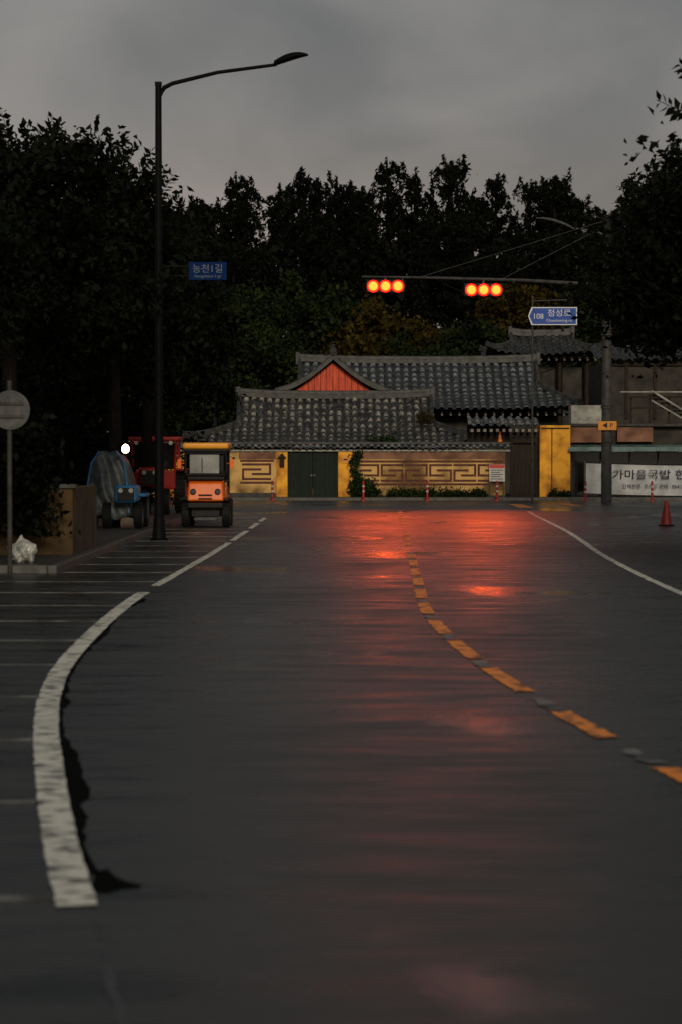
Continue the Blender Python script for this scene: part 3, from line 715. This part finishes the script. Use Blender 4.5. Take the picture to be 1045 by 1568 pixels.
bt=empty('blue_tractor'); bt.location=(-5.30,56.3,.126)
bm=bmesh.new(); bmesh.ops.create_cube(bm,size=1); bmesh.ops.subdivide_edges(bm,edges=bm.edges[:],cuts=11,use_grid_fill=True)
for v in bm.verts:
    x,y,z=v.co; k=(z+.5)
    v.co.x=x*(1.05-.3*k**2)+.03*math.sin(y*14+z*9); v.co.y=y*(2.0-.5*k)+.05*math.sin(x*15+z*8)+.5; v.co.z=.25+k*1.5+.06*math.sin(x*9)*math.cos(y*7)-.25*(abs(x)*2)**3*k
me=bpy.data.meshes.new('tarpaulin'); bm.to_mesh(me); bm.free(); me.materials.append(M['tarp'])
for p_ in me.polygons: p_.use_smooth=True
o=link(bpy.data.objects.new('tarpaulin',me),bt); o.location=(-.1,0,0)
b=MB()
for s in (-1,1): b.tube([(s*.50-.1,-.48,.35),(s*.47-.1,-.42,.9),(s*.38-.1,-.33,1.5),(s*.2-.1,-.24,1.78)],.025,n=6)
b.build('tarp_ropes','blue',bt)
boxo('bonnet',.12,.62,-.9,.2,.6,1.0,'blue',bt,bevel=.07,seg=4)
boxo('fender',.45,.78,-.3,.9,.72,.8,'blue',bt,bevel=.03)
boxo('grille',.18,.56,-.94,-.89,.65,.95,'blackp',bt,bevel=.01)
b=MB(); wheel(b,.62,-.45,.3,.2); wheel(b,-.1,-.45,.3,.2); wheel(b,.6,1.0,.42,.26); wheel(b,-.6,1.0,.42,.26); b.build('wheels',['black','galv'],bt)
b=MB(); b.tube([(.25,-.97,.88),(.25,-.92,.88)],.055,n=12); b.tube([(.49,-.97,.88),(.49,-.92,.88)],.055,n=12); b.build('headlamps','lens',bt)

# ------------------------------------------------------------ vegetation
def crown_points(n,c,r,shell=.55):
    d=rng.normal(size=(n,3)); d/=np.linalg.norm(d,axis=1,keepdims=True)
    d[:,2]=np.where(d[:,2]<-.6,-d[:,2],d[:,2])
    k=shell+(1-shell)*rng.random((n,1))**.7
    lump=1+.16*np.sin(d[:,:1]*5+c[0])+.13*np.sin(d[:,2:3]*7+c[1])+.1*np.sin(d[:,1:2]*6)
    return np.array(c)+d*k*lump*np.array(r), d
def tree(name,x,y,c,r,ncl=150,per=130,leaf=.17,lw=.09,m='leafL',clump=.5,sprigs=70,trunk_r=.16,base=.1):
    p=empty(name); c=np.array(c,float); r=np.array(r,float)
    cl,d=crown_points(ncl,c,r,.35)
    b=MB(); zt=c[2]-r[2]*.45
    b.tube([(x,y,base),(x+.08,y,zt*.5),(x+(c[0]-x)*.5,y+(c[1]-y)*.5,zt)],[trunk_r*1.25,trunk_r,trunk_r*.8],n=10)
    t0=Vector((x+(c[0]-x)*.5,y+(c[1]-y)*.5,zt))
    for q in cl[:34]:
        q=Vector(q); mid=t0.lerp(q,.5)+Vector((0,0,.25)); b.tube([t0-Vector((0,0,random.uniform(0,.8))),mid,q],[trunk_r*.42,trunk_r*.22,.015],n=5)
    sp,sd=crown_points(sprigs,c,r*.93,.97); C2=[];D2=[]
    for q,dd in zip(sp,sd):
        up=Vector(dd)+Vector((random.uniform(-.5,.5),random.uniform(-.4,.4),.5)); up.normalize(); L=random.uniform(.3,1.0)*max(.7,leaf/.17)
        q=Vector(q); side=up.cross(Vector((random.uniform(-1,1),random.uniform(-1,1),.3))).normalized()
        b.tube([q-up*.6,q+up*L],[.014,.005],n=3,cap=False)
        nn=int(10+8*L)
        for i in range(nn):
            s=1 if i%2 else -1
            dr=(up*.7+side*s*1.0+Vector((0,0,-.15)))
            C2.append(q+up*(L*(i/nn))+dr.normalized()*leaf*.5); D2.append(tuple(dr.normalized()))
    b.build('trunk_and_limbs','bark',p)
    cs=rng.uniform(.5,1.25,size=(ncl,1,1))*clump
    C=(cl[:,None,:]+np.clip(rng.normal(size=(ncl,per,3)),-2.1,2.1)*cs*np.array([1,1,.7])).reshape(-1,3)
    quads_mesh('foliage',leaf_quads(C,leaf,lw),m,p)
    quads_mesh('shoots',leaf_quads(np.array(C2),leaf*1.15,lw*1.1,np.array(D2),.15,.18),m,p); return p
tree('broadleaf_tree',-7.7,36,(-7.4,36.5,4.3),(2.7,2.6,2.1),130,110,.14,.08,'leafL',.42,60)
tree('broadleaf_tree',-6.4,46,(-6.3,47,5.3),(2.35,2.6,2.4),160,125,.18,.095,'leafL',.42,120)
tree('broadleaf_tree',-5.4,57,(-5.4,58,5.5),(2.0,2.6,2.45),150,110,.2,.1,'leafL',.46,80)
tree('broadleaf_tree',-5.7,70,(-5.5,71,5.2),(2.1,2.6,2.5),150,120,.23,.12,'leafL',.52,80)
tree('broadleaf_tree',-9.5,60,(-9.5,61,6.0),(2.8,3,3.2),110,90,.24,.14,'leafL',.6,50)
tree('broadleaf_tree',-8.2,80,(-7.6,80,5.6),(3.2,3,3.3),120,100,.28,.16,'leafL',.65,50)
tree('street_tree',9.8,58,(9.75,58.5,5.75),(3.65,2.8,2.5),240,130,.19,.10,'leafR',.44,150,base=0)
tree('street_tree',11.8,70,(11.6,70,6.8),(3.6,3,3.1),160,100,.24,.13,'leafR',.55,80,base=0)
tree('street_tree',7.6,30,(7.25,30,6.2),(2.75,2.6,1.3),110,90,.14,.08,'leafR',.28,130,base=0)
tree('street_tree',12.5,44,(12,44,6.5),(3.4,3,3.0),90,80,.24,.14,'leafR',.55,40,base=0)
def leafmass(name,x0,x1,y0,y1,z0,z1,n,leaf,lw,m,lump=.5):
    k=n//60; c=np.stack([rng.uniform(x0,x1,k),rng.uniform(y0,y1,k),z0+(z1-z0)*rng.random(k)**.8],1)
    C=(c[:,None,:]+rng.normal(size=(k,60,3))*lump).reshape(-1,3); C[:,2]=np.maximum(C[:,2],z0)
    return quads_mesh(name,leaf_quads(C,leaf,lw),m)
leafmass('hedge',-9,-6.8,42,96,.1,3.4,20000,.24,.15,'leafL',.4)
leafmass('creeper',-6.2,-5.0,40.2,40.8,.5,2.2,2600,.16,.09,'leafL',.22)
leafmass('shrub_mass',-5.6,-5.0,84,95,.1,2.0,2500,.18,.1,'leafL',.3)
leafmass('roadside_weeds',.6,1.4,98.7,99.0,.12,.7,1200,.16,.08,'weed',.13)
leafmass('roadside_weeds',2.0,5.9,98.9,99.1,.12,.3,2600,.14,.06,'weed',.1)
leafmass('wall_creeper',.45,.7,99.1,99.2,.3,1.9,700,.12,.08,'weed',.1)
leafmass('potted_shrub',1.3,2.3,99.9,100.3,2.1,2.4,900,.2,.1,'weed',.13)
leafmass('roadside_weeds',8.6,9.3,98.7,98.9,.12,.3,600,.14,.06,'weed',.08)
leafmass('roof_moss_plants',3.4,3.9,104.2,105,3.2,3.7,400,.12,.06,'leafY',.12)

b=MB(); n=40
def hz(x,y): return max(-.1,(y-128)*.10)+.8*math.sin(x*.05)+.4*math.sin(x*.13+y*.08) if y>128 else -.1
xs=[-150+i*300/n for i in range(n+1)]; ys=[124+i*6 for i in range(30)]
for i in range(n):
    for j in range(29):
        b.face([(xs[i],ys[j],hz(xs[i],ys[j])),(xs[i+1],ys[j],hz(xs[i+1],ys[j])),(xs[i+1],ys[j+1],hz(xs[i+1],ys[j+1])),(xs[i],ys[j+1],hz(xs[i],ys[j+1]))])
b.build('hill','ground')

def pine_mesh(seed,H):
    global rng; rng=np.random.default_rng(seed); random.seed(seed)
    b=MB(); lean=random.uniform(-.6,.6)
    tp=lambda t:Vector((lean*t*t+.2*math.sin(t*7+seed),.2*math.sin(t*5),H*t))
    b.tube([tp(i/8) for i in range(9)],[.26*(1-.85*i/8)+.02 for i in range(9)],n=7)
    C=[]
    nb=40
    for i in range(nb):
        t=.42+.55*(i/nb)**.85; p=tp(t); an=i*2.4+random.uniform(-.5,.5)
        u=(t-.42)/.55
        env=(1-u)**.62*.92+.14
        L=random.uniform(.45,1.2)*2.7*env*(.72+.28*math.sin(t*30+seed))
        q=p+Vector((math.cos(an)*L,math.sin(an)*L,L*random.uniform(.25,.75)))
        b.tube([p,p.lerp(q,.5)-Vector((0,0,.15)),q],[.05,.035,.012],n=4,cap=False)
        for k in range(2+int(L*2.3)):
            f=random.uniform(.35,1.05); c=p.lerp(q,f)+Vector((random.gauss(0,.16),random.gauss(0,.16),random.gauss(.02,.08)))
            hgt=random.uniform(.3,.8); m_=26
            tt=rng.random((m_,1)); g=np.array(c)+tt*np.array([[0,0,hgt]])+rng.normal(size=(m_,3))*np.array([.19,.19,.05])*(1.1-tt); C.append(g)
    for k in range(6):
        m_=26; tt=rng.random((m_,1)); c=np.array(tp(.96))+rng.normal(size=3)*np.array([.5,.5,.15])
        C.append(c+tt*np.array([[0,0,1.1 if k==0 else random.uniform(.4,.8)]])+rng.normal(size=(m_,3))*np.array([.12,.12,.05])*(1.1-tt))
    C=np.concatenate(C)
    dirs=np.tile(np.array([[0,0,.8]]),(len(C),1))+rng.normal(size=(len(C),3))*.55
    return b,leaf_quads(C,.36,.12,dirs,.1)
fo=empty('pine_forest'); proto=[]
for s,H in ((11,15),(23,17),(37,13.5),(51,16),(64,15)):
    b,Q=pine_mesh(s,H)
    t=b.build('pine_trunk','bark',fo); f=quads_mesh('pine_foliage',Q,'pine',fo); proto.append((t.data,f.data,H)); 
    bpy.data.objects.remove(t); bpy.data.objects.remove(f)
random.seed(99)
def place(x,y,topz,k=None,w=1.0):
    k=random.randrange(5) if k is None else k; a,f,H=proto[k]
    z=hz(x,y)-.2; s=(topz-z)/H; rz=random.uniform(0,6.28)
    for d,nm in ((a,'trunk'),(f,'needles')):
        o=bpy.data.objects.new(nm,d); link(o,fo); o.location=(x,y,z); o.scale=(s*w,s*w,s); o.rotation_euler=(0,0,rz)
sky=[(-12,17.4),(-9.6,18.4),(-6.4,20.1),(-4.2,18.6),(-2.3,20.2),(.2,19.6),(1.6,18.4),(3.4,21.0),(4.9,20.4),(6.9,20.9),(8.5,19.3),(10.4,20.4),(12.1,19.6),(14,20.0),(16,19.0),(18.5,19.6),(21,18.5),(-15,17),(-18,18),(-22,18),(-27,17.5),(25,18),(30,18.5)]
for i,(x,z) in enumerate(sky): place(x,158+random.uniform(-3,3),z-.3,(i*3)%5,random.uniform(.95,1.25))
for i in range(22):
    x=-18+i*2.0+random.uniform(-.8,.8); place(x,168+random.uniform(-3,5),19.6+random.uniform(-1.3,.8),w=1.2)
for i in range(13):
    x=-16+i*2.9+random.uniform(-.8,.8); place(x,149+random.uniform(-2,2),15.5+random.uniform(-2,1.5),w=1.2)
rng=np.random.default_rng(5)
wm=empty('woodland')
def bush(x,y,zc,rx,rz,m,n=60,per=90,leaf=.34):
    cl,d=crown_points(n,(x,y,zc),(rx,rx,rz),.6)
    C=(cl[:,None,:]+rng.normal(size=(n,per,3))*np.array([.40,.40,.26])).reshape(-1,3)
    quads_mesh('crown',leaf_quads(C,leaf,leaf*.55),m,wm)
    b=MB(); b.tube([(x,y,-.1),(x+.2,y,zc)],[.28,.15],n=8); b.build('trunk','bark',wm)
for x,y,zc,rx,rz,m in ((-5.0,136,7.6,3.4,3.6,'leafM'),(-1.5,138,8.4,3.2,3.6,'leafM'),(2.0,136,7.0,2.8,3.4,'leafY'),(5.0,137,6.6,2.6,2.8,'leafY'),(7.2,134,6.4,2.2,2.9,'leafM'),
    (10.5,140,8,3,3.4,'leafY'),(14,139,7.5,3.2,3.6,'leafM'),(-9,137,8,3.4,4,'leafM'),(-13,136,8,3.6,4,'leafM'),(18,138,8,3.6,4,'leafM'),(-18,137,8,4,4,'leafM'),
    (-3.6,128,5.0,2.8,3.0,'leafM'),(.5,129,5.2,2.6,2.6,'leafY'),(-8,126,4.8,3,3.2,'leafM'),(3.6,130,5.4,2.4,2.6,'leafM'),(12.5,133,4.5,2.6,3,'leafM')):
    bush(x,y,zc,rx,rz,m)
k=300; c=np.stack([rng.uniform(-26,26,k),rng.uniform(150,156,k),rng.uniform(2,14.5,k)],1)
C=(c[:,None,:]+rng.normal(size=(k,70,3))*np.array([.9,.9,.6])).reshape(-1,3)
quads_mesh('understorey',leaf_quads(C,.6,.4),'pine',wm)
print('done')
